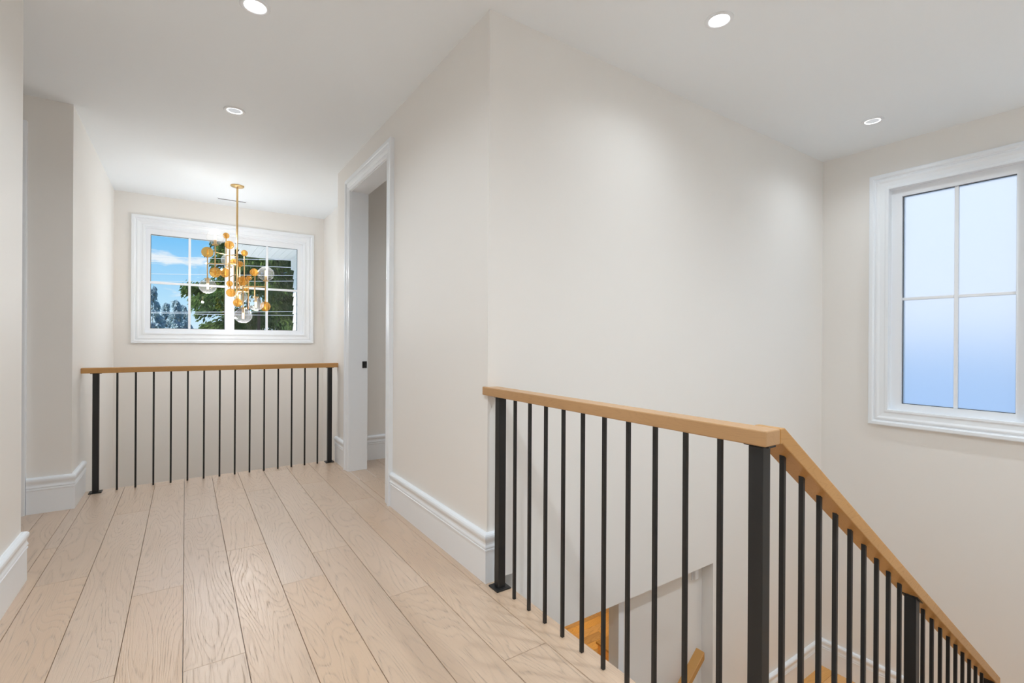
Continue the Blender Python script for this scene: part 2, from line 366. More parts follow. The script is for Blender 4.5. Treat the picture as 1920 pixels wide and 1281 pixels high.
def rows(root, xa, xb, ya, yb, z, material, fixed=None):
    k0 = math.floor((xa-PX0)/PW+1e-6); k = k0
    while PX0+k*PW < xb-1e-4:
        a, b = max(xa, PX0+k*PW), min(xb, PX0+(k+1)*PW)
        rnd = random.Random(k*13+int(ya*7))
        cuts = [c for c in (fixed or {}).get(k, [])]
        c = min(cuts) if cuts else ya+rnd.uniform(0.4, 1.9)
        if not cuts: cuts = [c]
        while c > ya+2.0: c -= rnd.uniform(1.6, 2.1); cuts.append(c)
        c = max(cuts)
        while c < yb-2.0: c += rnd.uniform(1.6, 2.1); cuts.append(c)
        cs = [ya]+sorted(c for c in cuts if ya+0.1 < c < yb-0.1)+[yb]
        if b-a > 0.012:
            for y0, y1 in zip(cs, cs[1:]): plank(root, a, b, y0, y1, z, material)
        k += 1
NOS = PX0+6*PW
rows(floor, -0.639, NOS, BACK, FAR_EDGE, 0.0, M['oak'], seams)
rows(floor, -2.55, -0.639, YN, YL, 0.0, M['oak'])
rows(floor, XW+0.001, 3.6, YB+0.22, 4.61, 0.0, M['oak'], {6: [3.9], 7: [3.95], 8: [3.4]})
# nosing board along the stairwell edge, and the last row along the corridor wall
for y0, y1 in ((BACK, -0.45), (-0.45, 0.9), (0.9, YB-0.001)):
    plank(floor, NOS, EDGE, y0, y1, 0.0, M['oak'])
for y0, y1 in ((YB-0.001, 3.2), (3.2, FAR_EDGE)):
    plank(floor, NOS, XW, y0, y1, 0.0, M['oak'])

landing = empty('floor_landing'); struct(landing, 'oak half landing below the frosted window', 'floor')
yy = -0.45; i = 0
while yy < YB-0.01:
    y1 = min(yy+PW, YB); x0 = 3.44 if y1 < 0.76 else 3.06
    plank(landing, x0, XR, yy, y1, ZL, M['warm_landing_oak'], along_x=True); yy = y1
struct(boxes('floor_landing_slab', [(3.45, XR, -0.45, 0.74, ZL-0.25, ZL-0.016), (3.07, XR, 0.74, YB, ZL-0.25, ZL-0.016)], M['ceiling']), 'structure under the half landing', 'floor')
hall = empty('floor_hall'); struct(hall, 'amber plank floor of the lower hall', 'floor')
yy = 2.20; rnd = random.Random(3)
while yy < 6.6:
    xx = 1.4; y1 = min(yy+0.14, 6.63)
    while xx < 7.5:
        x1 = min(xx+rnd.uniform(0.9, 1.9), 7.5)
        plank(hall, xx, x1, yy, y1, ZG, M['amber_oak'], along_x=True); xx = x1
    yy = y1
struct(boxes('floor_entry', [(-2.55, 1.4, BACK, 6.634, ZG-0.015, ZG), (1.4, 7.5, BACK, 2.2, ZG-0.015, ZG)], M['amber_oak']), 'entry floor at the foot of the stairs', 'floor')

# ------------------------------------------------------------------ baseboards
BBP = [(0, 0), (0.018, 0), (0.018, 0.150), (0.0215, 0.153), (0.0215, 0.160), (0.018, 0.163), (0.018, 0.167), (0.0225, 0.170), (0.0215, 0.176), (0.0185, 0.184), (0.018, 0.192), (0.0205, 0.201), (0.024, 0.209), (0.0252, 0.217), (0.024, 0.225), (0.019, 0.232), (0.010, BB), (0, BB)]
def baseboard(name, path, label, side, z=0.0):
    o = sweep(name, [(x, y, z) for x, y in path], BBP, (0, 0, 1), M['trim'], side=side); struct(o, label, 'baseboard'); return o
baseboard('baseboard_right', [(EDGE-0.004, YB), (XW, YB), (XW, 3.240)], 'tall white baseboard wrapping the stairwell wall corner', 1)
baseboard('baseboard_far_right', [(XW, 4.396), (XW, YD), (XW+0.0, YD+0.001)][:2], 'short white baseboard between doorway and far railing', 1)
baseboard('baseboard_left', [(-0.639, BACK), (-0.639, YN), (-1.4, YN)], 'tall white baseboard at the near wall corner', -1)
baseboard('baseboard_recess', [(-0.856, YL), (XL, YL), (XL, FAR_EDGE-0.002)], 'tall white baseboard around the recess corner', -1)
baseboard('baseboard_room', [(3.6, 4.61), (1.36, 4.61)], 'white baseboard inside the side room', 1)
baseboard('baseboard_landing', [(3.07, YB), (XR, YB), (XR, -0.45)], 'white baseboard around the half landing', -1, ZL)

# ------------------------------------------------------------------ casings and doors
def casing_profile(w, d=0.030):
    return [(0, 0), (0, d), (0.006, d+0.002), (0.024, d+0.002), (0.030, d-0.002), (0.033, d-0.010), (0.040, d-0.012), (0.048, d-0.006), (0.058, d-0.006), (0.072, d-0.013), (w-0.028, d-0.016), (w-0.018, d-0.011), (w-0.004, d-0.012), (w, d-0.018), (w, 0)]
door1 = empty('door_1', (XW, (DOOR[0]+DOOR[1])/2, 0)); struct(door1, 'white cased doorway in the corridor wall', 'doorway')
sweep('casing', [(XW, 4.395, 0), (XW, 4.395, 2.567), (XW, 3.241, 2.567), (XW, 3.241, 0)], casing_profile(0.104), (-1, 0, 0), M['trim'], root=door1, side=-1)
boxes('jamb', [(XW-0.001, XW+0.151, DOOR[1]-0.002, DOOR[1]+0.014, 0.0005, DOOR[2]), (XW-0.001, XW+0.151, DOOR[0]-0.014, DOOR[0]+0.002, 0.0005, DOOR[2]), (XW-0.001, XW+0.151, DOOR[0], DOOR[1], DOOR[2]-0.002, DOOR[2]+0.014)], M['trim'], root=door1)
sp = box('latch_plate', (1.302, 1.342, DOOR[1]-0.006, DOOR[1]-0.002, 0.906, 0.966), M['black'], bev=0.0012, root=door1); sp['label'] = 'small black latch plate on the jamb'
lb = box('latch_bolt', (1.315, 1.330, DOOR[1]-0.0085, DOOR[1]-0.006, 0.926, 0.946), M['black'], bev=0.001); lb.parent = sp
door2 = empty('door_2', (-1.41, YL, 0)); struct(door2, 'white panelled door in the side recess', 'door')
sweep('casing', [(-0.858, YL, 0), (-0.858, YL, 2.567), (-1.966, YL, 2.567), (-1.966, YL, 0)], casing_profile(0.104), (0, -1, 0), M['trim'], root=door2, side=1)
lf = box('door_leaf', (-1.861, -0.963, YL-0.012, YL-0.001, 0.01, 2.46), M['trim'], root=door2)
for z0, z1 in ((0.2, 1.0), (1.15, 2.3)):
    sweep('panel_moulding', [(-1.746, YL-0.012, z0), (-1.076, YL-0.012, z0), (-1.076, YL-0.012, z1), (-1.746, YL-0.012, z1)], [(0, 0), (0, 0.008), (0.015, 0.008), (0.02, 0)], (0, -1, 0), M['trim'], closed=True, root=door2)
# trim of the opening in the lower wall
tr = boxes('trim_1', [(2.180, 2.199, 2.040, 2.125, ZG, ZC-0.001), (2.199, 2.225, 2.044, 2.057, ZG, ZC-0.001), (2.176, 2.180, 2.040, 2.066, ZG, ZC-0.001)], M['trim'])
struct(tr, 'white casing at the opening to the lower hall', 'trim')

# ------------------------------------------------------------------ windows
def ring(name, axis, c0, c1, outer, inner, material, root):
    """rectangular frame lying in a wall plane; outer/inner = (a0,a1,z0,z1)"""
    (a0, a1, z0, z1), (b0, b1, w0, w1) = outer, inner
    bs = [(a0, b0, z0, z1), (b1, a1, z0, z1), (b0, b1, z0, w0), (b0, b1, w1, z1)]
    out = [((c0, c1, p, q, r, s) if axis == 0 else (p, q, c0, c1, r, s)) for p, q, r, s in bs]
    return boxes(name, out, material, root)
def bar(name, axis, c0, c1, a0, a1, z0, z1, material, root, bev=0.002):
    return box(name, (c0, c1, a0, a1, z0, z1) if axis == 0 else (a0, a1, c0, c1, z0, z1), material, bev=bev, root=root)
win1 = empty('window_1', (0.44, YF, 1.8)); struct(win1, 'white twin gridded window behind the chandelier', 'window')
sweep('casing', [(-0.489, YF, 1.110), (-0.489, YF, 2.507), (1.371, YF, 2.507), (1.371, YF, 1.110)], casing_profile(0.117), (0, -1, 0), M['trim'], closed=True, root=win1, side=-1)
ring('jamb', 1, YF-0.001, YF+0.05, (FX0-0.012, FX1+0.012, FZ0-0.012, FZ1+0.012), (FX0+0.001, FX1-0.001, FZ0+0.001, FZ1-0.001), M['vinyl'], win1)
boxes('frame', [(FX0, -0.325, YF+0.035, YF+0.12, FZ0, FZ1), (1.188, FX1, YF+0.035, YF+0.12, FZ0, FZ1), (0.387, 0.485, YF+0.035, YF+0.12, FZ0, FZ1),
                (-0.325, 0.387, YF+0.035, YF+0.12, FZ0, 1.272), (-0.325, 0.387, YF+0.035, YF+0.12, 2.320, FZ1), (0.485, 1.188, YF+0.035, YF+0.12, FZ0, 1.272), (0.485, 1.188, YF+0.035, YF+0.12, 2.320, FZ1)], M['vinyl'], root=win1)
GY = YF+0.066
for a0, m0, m1, a1 in ((-0.325, 0.024, 0.048, 0.387), (0.485, 0.825, 0.851, 1.188)):
    ring('gasket', 1, GY-0.006, GY+0.006, (a0-0.001, a1+0.001, 1.271, 2.321), (a0+0.004, a1-0.004, 1.276, 2.316), M['gasket'], win1)
    bar('muntin', 1, GY-0.010, GY+0.012, m0, m1, 1.273, 2.319, M['vinyl'], win1)
    for p, q in ((a0, m0), (m1, a1)):
        bar('muntin', 1, GY-0.009, GY+0.011, p, q, 1.772, 1.798, M['vinyl'], win1)
        for r, s in ((1.272, 1.772), (1.798, 2.320)): bar('pane', 1, GY-0.002, GY+0.002, p, q, r, s, M['glass'], win1, bev=0)
boxes('lock_rail', [(1.20, 1.206, YF+0.029, YF+0.035, 1.29, 1.36)], M['vinyl'], root=win1)
win2 = empty('window_2', (XR, 1.1, 1.5)); struct(win2, 'white four pane window with frosted glass', 'window')
sweep('casing', [(XR, 1.612, 0.500), (XR, 1.612, 2.503), (XR, 0.585, 2.503), (XR, 0.585, 0.500)], casing_profile(0.129, 0.032), (-1, 0, 0), M['trim'], closed=True, root=win2, side=-1)
ring('jamb', 0, XR-0.001, XR+0.05, (WY0-0.012, WY1+0.012, WZ0-0.012, WZ1+0.012), (WY0+0.001, WY1-0.001, WZ0+0.001, WZ1-0.001), M['vinyl'], win2)
ring('frame', 0, XR+0.038, XR+0.12, (WY0, WY1, WZ0, WZ1), (0.782, 1.415, 0.676, 2.314), M['vinyl'], win2)
GX = XR+0.066
ring('gasket', 0, GX-0.008, GX+0.006, (0.781, 1.416, 0.675, 2.315), (0.786, 1.411, 0.680, 2.310), M['gasket'], win2)
bar('muntin', 0, GX-0.012, GX+0.012, 1.083, 1.107, 0.677, 2.313, M['vinyl'], win2)
for p, q in ((0.782, 1.083), (1.107, 1.415)):
    bar('muntin', 0, GX-0.011, GX+0.011, p, q, 1.492, 1.514, M['vinyl'], win2)
    for r, s in ((0.676, 1.492), (1.514, 2.314)): 
        o = link('pane', bpy.data.meshes.new('pane'), M['frosted']); o.data.from_pydata([(GX, p, r), (GX, q, r), (GX, q, s), (GX, p, s)], [], [(0, 3, 2, 1)]); child_of(o, win2)

# ------------------------------------------------------------------ far guard railing
RZ0, RZ1 = 0.893, 0.933
def post(root, x, y, z0, z1, s=0.038, plate=0.076, along_x=False):
    p = box('post', (x-s/2, x+s/2, y-s/2, y+s/2, z0+0.006, z1-0.004), M['black'], bev=0.0025, root=root)
    a, b = (0.066, 0.036) if along_x else (0.036, 0.066)
    for nm, za, zb, c, e in (('base_plate', z0, z0+0.007, plate, plate), ('top_plate', z1-0.005, z1, a, b)):
        q = box(nm, (x-c/2, x+c/2, y-e/2, y+e/2, za, zb), M['black'], bev=0.0012)
        q.parent = p
    return p
def baluster(root, x, y, z0, z1, s=0.0125):
    return box('baluster', (x-s/2, x+s/2, y-s/2, y+s/2, z0, z1), M['black'], bev=0.0010, root=root)
FY = 4.733
far_rail = empty('guard_railing', (0.28, FY, 0)); tag(far_rail, 'black baluster guard railing with wood handrail below the chandelier', 'railing')
def rail_y(name, x0, x1, y0, y1, z0, z1, root, along_x):
    bm = bmesh.new(); a, b = (y1-y0, x1-x0) if along_x else (x1-x0, y1-y0)
    add_box(bm, -a/2, a/2, -b/2, b/2, -(z1-z0)/2, (z1-z0)/2); bevel(bm, 0.0035)
    o = from_bm(name, bm, M['rail_oak'], root); o.location = Vector(((x0+x1)/2, (y0+y1)/2, (z0+z1)/2))-Vector(root.location)
    if along_x: o.rotation_euler.z = -math.pi/2
    return o
rail_y('handrail', XL, 1.214, FY-0.035, FY+0.035, 0.896, 0.936, far_rail, True)
post(far_rail, -0.553, FY, 0, 0.896, along_x=True); post(far_rail, 1.130, FY, 0, 0.896, along_x=True)
for i in range(14):
    baluster(far_rail, -0.432+0.1117*i+0.003, FY, 0, 0.8965)

# ------------------------------------------------------------------ near guard railing: level run, then down the stairs
RX, RY = 1.222, 0.665
near = empty('stair_railing', (RX, RY, 0)); tag(near, 'black stair railing with oak handrail turning down the stairs', 'railing')
rail_y('handrail', RX-0.035, RX+0.035, RY-0.035, 2.003, RZ0, RZ1, near, False)
SL = 0.6825                                            # stair slope
def rail_top(x): return RZ1-(x-1.281)*SL
VT = 0.040*math.sqrt(1+SL*SL)
XE = 3.476
bm = bmesh.new()
pts = [(1.257, RZ0), (1.257, RZ1), (1.281, RZ1), (XE, rail_top(XE)), (XE, rail_top(XE)-VT), (1.281-(VT-0.040)/SL*1.0+0.000, RZ0)]
# build along local Y (grain along the rail): local x = -world y, local y = world x
A = [bm.verts.new((-0.035, x-RX, z)) for x, z in pts]; B = [bm.verts.new((0.035, x-RX, z)) for x, z in pts]
bm.faces.new(A); bm.faces.new(B[::-1])
for i in range(len(pts)): bm.faces.new((A[i], B[i], B[(i+1) % len(pts)], A[(i+1) % len(pts)]))
bmesh.ops.recalc_face_normals(bm, faces=bm.faces); bevel(bm, 0.003)
sl = from_bm('sloped_handrail', bm, M['rail_oak'], near); sl.rotation_euler.z = -math.pi/2
def rail_bot(x): return rail_top(x)-VT
post(near, RX, 1.891, 0, RZ0); post(near, RX, RY, 0, RZ0)
for i in range(10):
    baluster(near, RX, 1.7715-0.1108*i, 0, RZ0+0.0005)
RISE, GO = -ZL/9.0, 0.272
def tread_top(x):
    k = int((x-EDGE)/GO)+1 if x > EDGE else 0
    return -RISE*min(k, 9)
for base in (1.3395, 2.4455):
    for i in range(9):
        x = base+0.1066*i; baluster(near, x, RY, tread_top(x), rail_bot(x)+0.006)
def slope_post(x):
    s = 0.038; z0 = tread_top(x)
    bm = bmesh.new()
    p = [(x-s/2, z0+0.006), (x+s/2, z0+0.006), (x+s/2, rail_bot(x+s/2)-0.0035), (x-s/2, rail_bot(x-s/2)-0.0035)]
    o = extrude_poly('post', [(a, RY-s/2, b) for a, b in p], (0, s, 0), M['black'], root=near, bev=0.002)
    q = box('base_plate', (x-0.038, x+0.038, RY-0.038, RY+0.038, z0, z0+0.007), M['black'], bev=0.0012); q.parent = o
    c = 0.026
    t = extrude_poly('top_plate', [(x-c, RY-c, rail_bot(x-c)-0.004), (x+c, RY-c, rail_bot(x+c)-0.004), (x+c, RY-c, rail_bot(x+c)), (x-c, RY-c, rail_bot(x-c))], (0, 2*c, 0), M['black'])
    t.parent = o
slope_post(2.321); slope_post(3.428)

# ------------------------------------------------------------------ stairs (upper and lower flight)
stairs = empty('staircase', (EDGE, 0.15, 0)); tag(stairs, 'oak tread staircase descending beside the sloped railing', 'staircase')
def tread(root, x0, x1, y0, y1, z):
    bm = bmesh.new(); a, b = x1-x0, y1-y0
    add_box(bm, -a/2, a/2, -b/2, b/2, -0.03, 0); bevel(bm, 0.003)
    o = from_bm('tread', bm, M['oak'], root); o.location = Vector(((x0+x1)/2, (y0+y1)/2, z))-Vector(root.location)
for k in range(8):
    x0 = EDGE+GO*k
    tread(stairs, x0, x0+GO+0.02, -0.449, 0.74, -RISE*(k+1))
for k in range(9):
    x0 = EDGE+GO*k
    box('riser', (x0-0.001, x0+0.012, -0.449, 0.72, -RISE*(k+1), -RISE*k-0.031), M['trim'], root=stairs)
extrude_poly('stringer', [(EDGE+0.012, 0.722, -0.40), (EDGE+0.012, 0.722, -RISE-0.031), (3.40, 0.722, ZL+0.02), (3.40, 0.722, ZL-0.25), (3.30, 0.722, ZL-0.25)], (0, 0.016, 0), M['trim'], root=stairs)
lower = empty('lower_flight', (3.06, 1.4, ZL)); tag(lower, 'lower stair flight running down from the half landing', 'staircase')
R2 = (ZL-ZG)/8.0
for k in range(7):
    x1 = 3.06-GO*k; tread(lower, x1-GO-0.02, x1, 0.76, 1.965 if x1 > 3.0 else 1.965, ZL-R2*(k+1))
for k in range(8):
    x1 = 3.06-GO*k; box('riser', (x1-0.012, x1+0.001, 0.76, 1.965, ZL-R2*(k+1), ZL-R2*k-0.031), M['trim'], root=lower)
# wall handrail of the lower flight
HX, HZ = 2.905, -0.938
wr = empty('wall_handrail', (HX, 2.0, HZ)); tag(wr, 'short oak wall handrail end beside the lower wall', 'handrail')
bm = bmesh.new(); Lr = 1.9; s2 = 0.80
pr = [(0.0, -0.0), (-Lr, -Lr*s2), (-Lr, -Lr*s2-0.05), (0.0, -0.05)]
A = [bm.verts.new((-0.032, x, z)) for x, z in pr]; B = [bm.verts.new((0.032, x, z)) for x, z in pr]
bm.faces.new(A); bm.faces.new(B[::-1])
for i in range(4): bm.faces.new((A[i], B[i], B[(i+1) % 4], A[(i+1) % 4]))
bmesh.ops.recalc_face_normals(bm, faces=bm.faces); bevel(bm, 0.003)
o = from_bm('rail', bm, M['rail_oak'], wr); o.rotation_euler.z = -math.pi/2; o.location = (0, -0.022, 0)
for d in (0.12, 1.0, 1.7):
    bm = bmesh.new(); zc = HZ-d*s2-0.05
    add_tube(bm, (HX-d, 1.965, zc), (HX-d, 1.965, zc-0.13), 0.008); add_tube(bm, (HX-d, 1.965, zc-0.125), (HX-d, 2.057, zc-0.125), 0.008); add_tube(bm, (HX-d, 2.05, zc-0.125), (HX-d, 2.058, zc-0.125), 0.028, 16)
    child_of(from_bm('bracket', bm, M['black']), wr)
# small white fixture on the lower wall
fx = empty('wall_fixture', (2.945, 2.058, -0.45)); tag(fx, 'small white rounded fixture high on the lower wall', 'fixture')
bm = bmesh.new(); add_box(bm, 2.918, 2.962, 2.030, 2.058, -0.495, -0.402); bevel(bm, 0.012, 4); child_of(from_bm('body', bm, M['vinyl'], smooth=True), fx)
box('mounting_plate', (2.912, 2.968, 2.052, 2.058, -0.50, -0.397), M['vinyl'], bev=0.002, root=fx)
# wooden step in the lower hall
c = on_plane(1117, 1203, 2, ZG+0.17)
st = empty('wooden_step', (c.x+0.45, c.y-0.6, ZG)); tag(st, 'low glossy amber wood step on the lower hall floor', 'step')
box('step_body', (c.x+0.02, c.x+0.9, c.y-1.2, c.y-0.02, ZG, ZG+0.14), M['amber_oak'], root=st)
box('step_top', (c.x, c.x+0.92, c.y-1.22, c.y, ZG+0.14, ZG+0.17), M['amber_oak'], bev=0.004, root=st)

# ------------------------------------------------------------------ recessed downlights
def downlight(x, y, label, z=H, lens='lens', k=1.0, core=None):
    r = empty('downlight', (x, y, z)); tag(r, label, 'ceiling light', 'recessed downlights')
    lathe('trim_ring', [(0.0475, -0.0005), (0.0475, -0.004), (0.052, -0.0065), (0.062, -0.006), (0.067, -0.002), (0.067, -0.0002)], (x, y, z), M['vinyl'], root=r, seg=40, smooth=True)
    lathe('lens_rim', [(0.0405, -0.0024), (0.0465, -0.0024)], (x, y, z), M[lens], root=r, seg=40)
    lathe('lens', [(0.0, -0.0020), (0.0410, -0.0020)], (x, y, z), M[core or lens], root=r, seg=40)
    ld = bpy.data.lights.new('lamp', 'SPOT'); ld.energy = DOWNLIGHT_W*k; ld.spot_size = math.radians(155); ld.spot_blend = 1.0; ld.shadow_soft_size = 0.045
    ld.color = DOWNLIGHT_COL if lens == 'lens' else (1.0, 0.84, 0.62)
    lo = bpy.data.objects.new('lamp', ld); COL.objects.link(lo); lo.parent = r; lo.location = (0, 0, -0.012)
    return r
downlight(0.268, 2.590, 'white recessed downlight over the hallway floor short of the doorway', k=0.82)
downlight(0.275, 3.850, 'white recessed downlight over the hallway floor beside the recess corner', k=0.9, core='lens_dim')
downlight(2.170, 1.395, 'white recessed downlight over the stairwell near the level railing', k=0.54)
downlight(4.058, 1.404, 'white recessed downlight by the corner near the frosted window', k=0.5, core='lens_dim')
downlight(0.270, 1.330, 'white recessed downlight above the head of the level railing', k=1.15)
downlight(0.270, 0.070, 'unseen hallway downlight above the top of the stairs, raised as fill', k=1.5)  # lamp row continued out of view, strengthened as fill from behind
downlight(0.270, -1.300, 'unseen downlight at the closed end of the hallway, raised as fill', k=1.8)  # also out of view and strengthened to fill the corridor
downlight(2.170, 0.100, 'unseen fill downlight added above the upper stair flight', k=2.8)  # added out of view for softer light on the stairwell wall
downlight(4.060, 0.100, 'unseen fill downlight added above the landing side wall', k=1.7)  # second added stair lamp, out of view, fills the stairwell
downlight(2.300, 3.500, 'white recessed downlight inside the side room')
downlight(-1.50, 3.780, 'white recessed downlight inside the side recess', k=0.1)
downlight(3.20, 3.60, 'warm recessed downlight in the lower hall ceiling near its opening', ZC, 'warm_lens', k=3.4)
downlight(4.60, 5.00, 'warm recessed downlight in the lower hall ceiling above the step', ZC, 'warm_lens', k=3)
downlight(0.90, 2.35, 'unseen fill downlight added in the lower entry ceiling', ZC, 'lens', k=4)  # added lamp, placed to light the casing return of the lower opening
# slot diffuser
vent = empty('slot_diffuser', (0.434, 6.34, H)); tag(vent, 'thin dark slot air vent in the foyer ceiling', 'air vent')
box('flange', (0.285, 0.585, 6.315, 6.368, H-0.003, H), M['vinyl'], root=vent)
box('slot', (0.296, 0.572, 6.331, 6.350, H-0.0042, H-0.003), M['slot'], root=vent)

# ------------------------------------------------------------------ chandelier
CX, CY = 0.437, 5.715
DC = Vector((CX, CY, 0)).dot(FW)
ch = empty('chandelier', (CX, CY, H)); tag(ch, 'brass chandelier with clear and amber glass globes hanging in the foyer', 'chandelier')
lathe('canopy', [(0, -0.022), (0.03, -0.022), (0.055, -0.014), (0.063, -0.008), (0.063, 0.0), (0, 0.0)], (CX, CY, H), M['brass'], root=ch, smooth=False)
def pt(px, py, dd): return at_depth(px, py, DC+dd)
z_end = pt(445, 560, 0).z
tube('main_rod', (CX, CY, z_end), (CX, CY, H-0.02), 0.0095, M['brass'], root=ch, seg=14)
def sphere(name, c, r, material, squash=1.0):
    bm = bmesh.new(); bmesh.ops.create_uvsphere(bm, u_segments=28, v_segments=18, radius=r)
    for v in bm.verts: v.co.z *= squash
    bmesh.ops.translate(bm, verts=bm.verts, vec=c)
    o = from_bm(name, bm, material, smooth=True); child_of(o, ch); return o
def sub(o, parent): o.parent = parent; return o
def clear_globe(px, py, dpx, dd, up, material='clear_globe'):
    d = DC+dd; c = pt(px, py, dd); r = dpx/2*d/F_PX*0.97
    g = sphere('clear_globe', c, r, M[material], 0.93)
    s = 1 if up else -1; zb = c.z-s*r*0.93
    bm = bmesh.new(); add_tube(bm, (c.x, c.y, zb-s*0.006), (c.x, c.y, zb+s*0.002), 0.028, 20); add_tube(bm, (c.x, c.y, zb), (c.x, c.y, zb+s*0.045), 0.013, 16)
    sub(from_bm('socket', bm, M['brass']), g)
    bm = bmesh.new(); add_tube(bm, (c.x, c.y, zb+s*0.045), (c.x, c.y, zb+s*0.105), 0.011, 14, 0.010)
    bo = sub(from_bm('bulb', bm, M['bulb']), g)
    ld = bpy.data.lights.new('bulb_light', 'POINT'); ld.energy = BULB_W; ld.color = (0.97, 0.97, 0.97); ld.shadow_soft_size = 0.012
    lo = bpy.data.objects.new('bulb_light', ld); COL.objects.link(lo); lo.location = (c.x, c.y, zb+s*0.122); lo.parent = g
    return Vector((c.x, c.y, zb))
def amber_globe(px, py, dpx, dd, material='amber_globe'):
    d = DC+dd; c = pt(px, py, dd); r = dpx/2*d/F_PX
    g = sphere('amber_globe', c, r, M[material])
    bm = bmesh.new(); add_tube(bm, (c.x, c.y, c.z-r*0.55), (c.x, c.y, c.z+r*0.55), 0.0055, 8)
    sub(from_bm('pin', bm, M['brass']), g)
    return c
def stem(px, y_top, y_bot, dd, arm_y=None):
    a = pt(px, y_top, dd); b = pt(px, y_bot, dd); b = Vector((a.x, a.y, b.z))
    tube('stem', b, a, 0.0055, M['brass'], root=ch, seg=8)
    if arm_y is not None:
        z = pt(px, arm_y, dd).z
        d = Vector((CX-a.x, CY-a.y, 0))
        if d.length > 0.02: tube('arm', (a.x, a.y, z), (CX, CY, z), 0.0045, M['brass'], root=ch, seg=8)
# (px, y) read off the photograph, depth offset from the main rod in metres
amber_globe(389, 473, 20, -0.06); stem(389, 481, 524, -0.06, 494); clear_globe(389.5, 537, 30, -0.06, False)
clear_globe(403.5, 445.5, 30, -0.26, True); stem(403.5, 459, 504, -0.26, 473); amber_globe(403.5, 511, 19, -0.26)
amber_globe(424, 442, 11, 0.10); stem(424, 446, 505, 0.10, 480); amber_globe(422, 511.5, 17, 0.10)
amber_globe(430, 459.5, 15.5, -0.18); stem(430.5, 466, 527, -0.18, 490); amber_globe(430.5, 532, 11, -0.18)
stem(432, 536, 543, -0.18); amber_globe(432.8, 549, 15.6, -0.18)
clear_globe(429.5, 488.5, 27, 0.26, True); stem(429.5, 501, 540, 0.26, 520)
amber_globe(438, 491, 12, 0.16); stem(439, 496, 557, 0.16, 530)
amber_globe(449.5, 495, 11.5, 0.14); stem(449.5, 500, 545, 0.14, 520)
amber_globe(458.2, 474.7, 11.5, 0.20); stem(458.2, 480, 536, 0.20, 523); amber_globe(460.5, 542, 11.5, 0.20)
amber_globe(467, 521.3, 9.5, 0.08); stem(466, 525, 580, 0.08, 548)
amber_globe(476.5, 510.8, 14.5, -0.10); stem(478, 517, 559, -0.10, 538); clear_globe(479.7, 570, 27.5, -0.10, False)
clear_globe(498.5, 513.5, 29, 0.06, True); stem(497.8, 526, 568, 0.06, 538); amber_globe(497.3, 574.8, 18, 0.06)
amber_globe(455.5, 527, 18, -0.24); stem(456, 535, 579, -0.24, 548); clear_globe(456, 592, 31, -0.24, False, 'smoke_globe')
clear_globe(449, 557, 27, 0.22, False); stem(449, 520, 545, 0.22, 540)
amber_globe(446, 567.8, 16, -0.08); stem(446.5, 548, 561, -0.08, 552)

# ------------------------------------------------------------------ outdoors
gr = boxes('ground', [(-160, 160, -60, 160, -3.6, -3.4)], M['grass']); tag(gr, 'lawn and ground outside the house', 'ground', kind='structure')
pa = boxes('reflector', [(-14, 12, 6.8, 13.5, -3.4, -3.34)], M['concrete']); tag(pa, 'unseen pale patio outside the foyer wall', 'reflector', kind='structure')  # unseen slab added to bounce sunlight onto soffit and siding
# wing of the house beside the foyer window: lap siding and soffit
wing = empty('wall_exterior', (1.6, 8.0, -3.4)); struct(wing, 'white lap siding wing outside the foyer window', 'wall')
boxes('sheathing', [(1.56, 1.72, 6.785, 8.99, -3.4, 2.56)], M['siding'], root=wing)
z = -0.5
while z < 2.5:
    extrude_poly('siding_board', [(1.56, 6.785, z), (1.56, 6.785, z+0.155), (1.548, 6.785, z+0.155), (1.528, 6.785, z)], (0, 2.215, 0), M['siding'], root=wing); z += 0.15
boxes('corner_block', [(1.50, 1.74, 8.90, 9.02, 2.36, 2.56)], M['siding'], root=wing)
sof = empty('soffit', (1.3, 8.2, 2.58)); struct(sof, 'white boarded soffit outside the foyer window', 'soffit')
yy0 = 6.79
def left_edge(y): return 0.675+(y-8.52)*0.229 if y > 8.52 else 0.64+(y-7.8)*0.049
x = 0.60
while x < 2.2:
    x1 = x+0.10
    ya = 6.79
    ye = 9.21
    # each board stops where the angled end of the soffit cuts it
    if x1 > 0.675 and x < 0.84: ye = min(9.21, 8.52+(x1-0.675)/0.229)
    if x1 <= 0.675: ye = 8.3
    box('soffit_board', (x+0.002, x1-0.002, ya, ye, 2.56, 2.575), M['siding'], root=sof); x = x1
boxes('soffit_backing', [(0.62, 2.2, 6.79, 8.3, 2.575, 2.60), (0.84, 2.2, 8.3, 9.21, 2.575, 2.60)], M['siding'], root=sof)
boxes('fascia', [(0.84, 2.2, 9.19, 9.23, 2.55, 2.78)], M['siding'], root=sof)
boxes('roof_deck', [(0.6, 2.4, 6.79, 9.25, 2.78, 2.86)], M['shingle'], root=sof)
# unseen house added so the frosted panes grade from blue to pale
nh = empty('added_house', (13.0, 2.0, -3.4)); tag(nh, 'added house block giving the frosted window its blue to pale grade', 'house')
boxes('lower_wall', [(11.0, 17.0, -8.0, 12.0, -3.4, 1.15)], M['shade_siding'], root=nh)
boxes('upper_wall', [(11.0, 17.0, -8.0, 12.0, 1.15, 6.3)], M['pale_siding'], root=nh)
extrude_poly('roof', [(10.5, -8.4, 6.3), (17.5, -8.4, 6.3), (14.0, -8.4, 7.6)], (0, 20.8, 0), M['shingle'], root=nh)
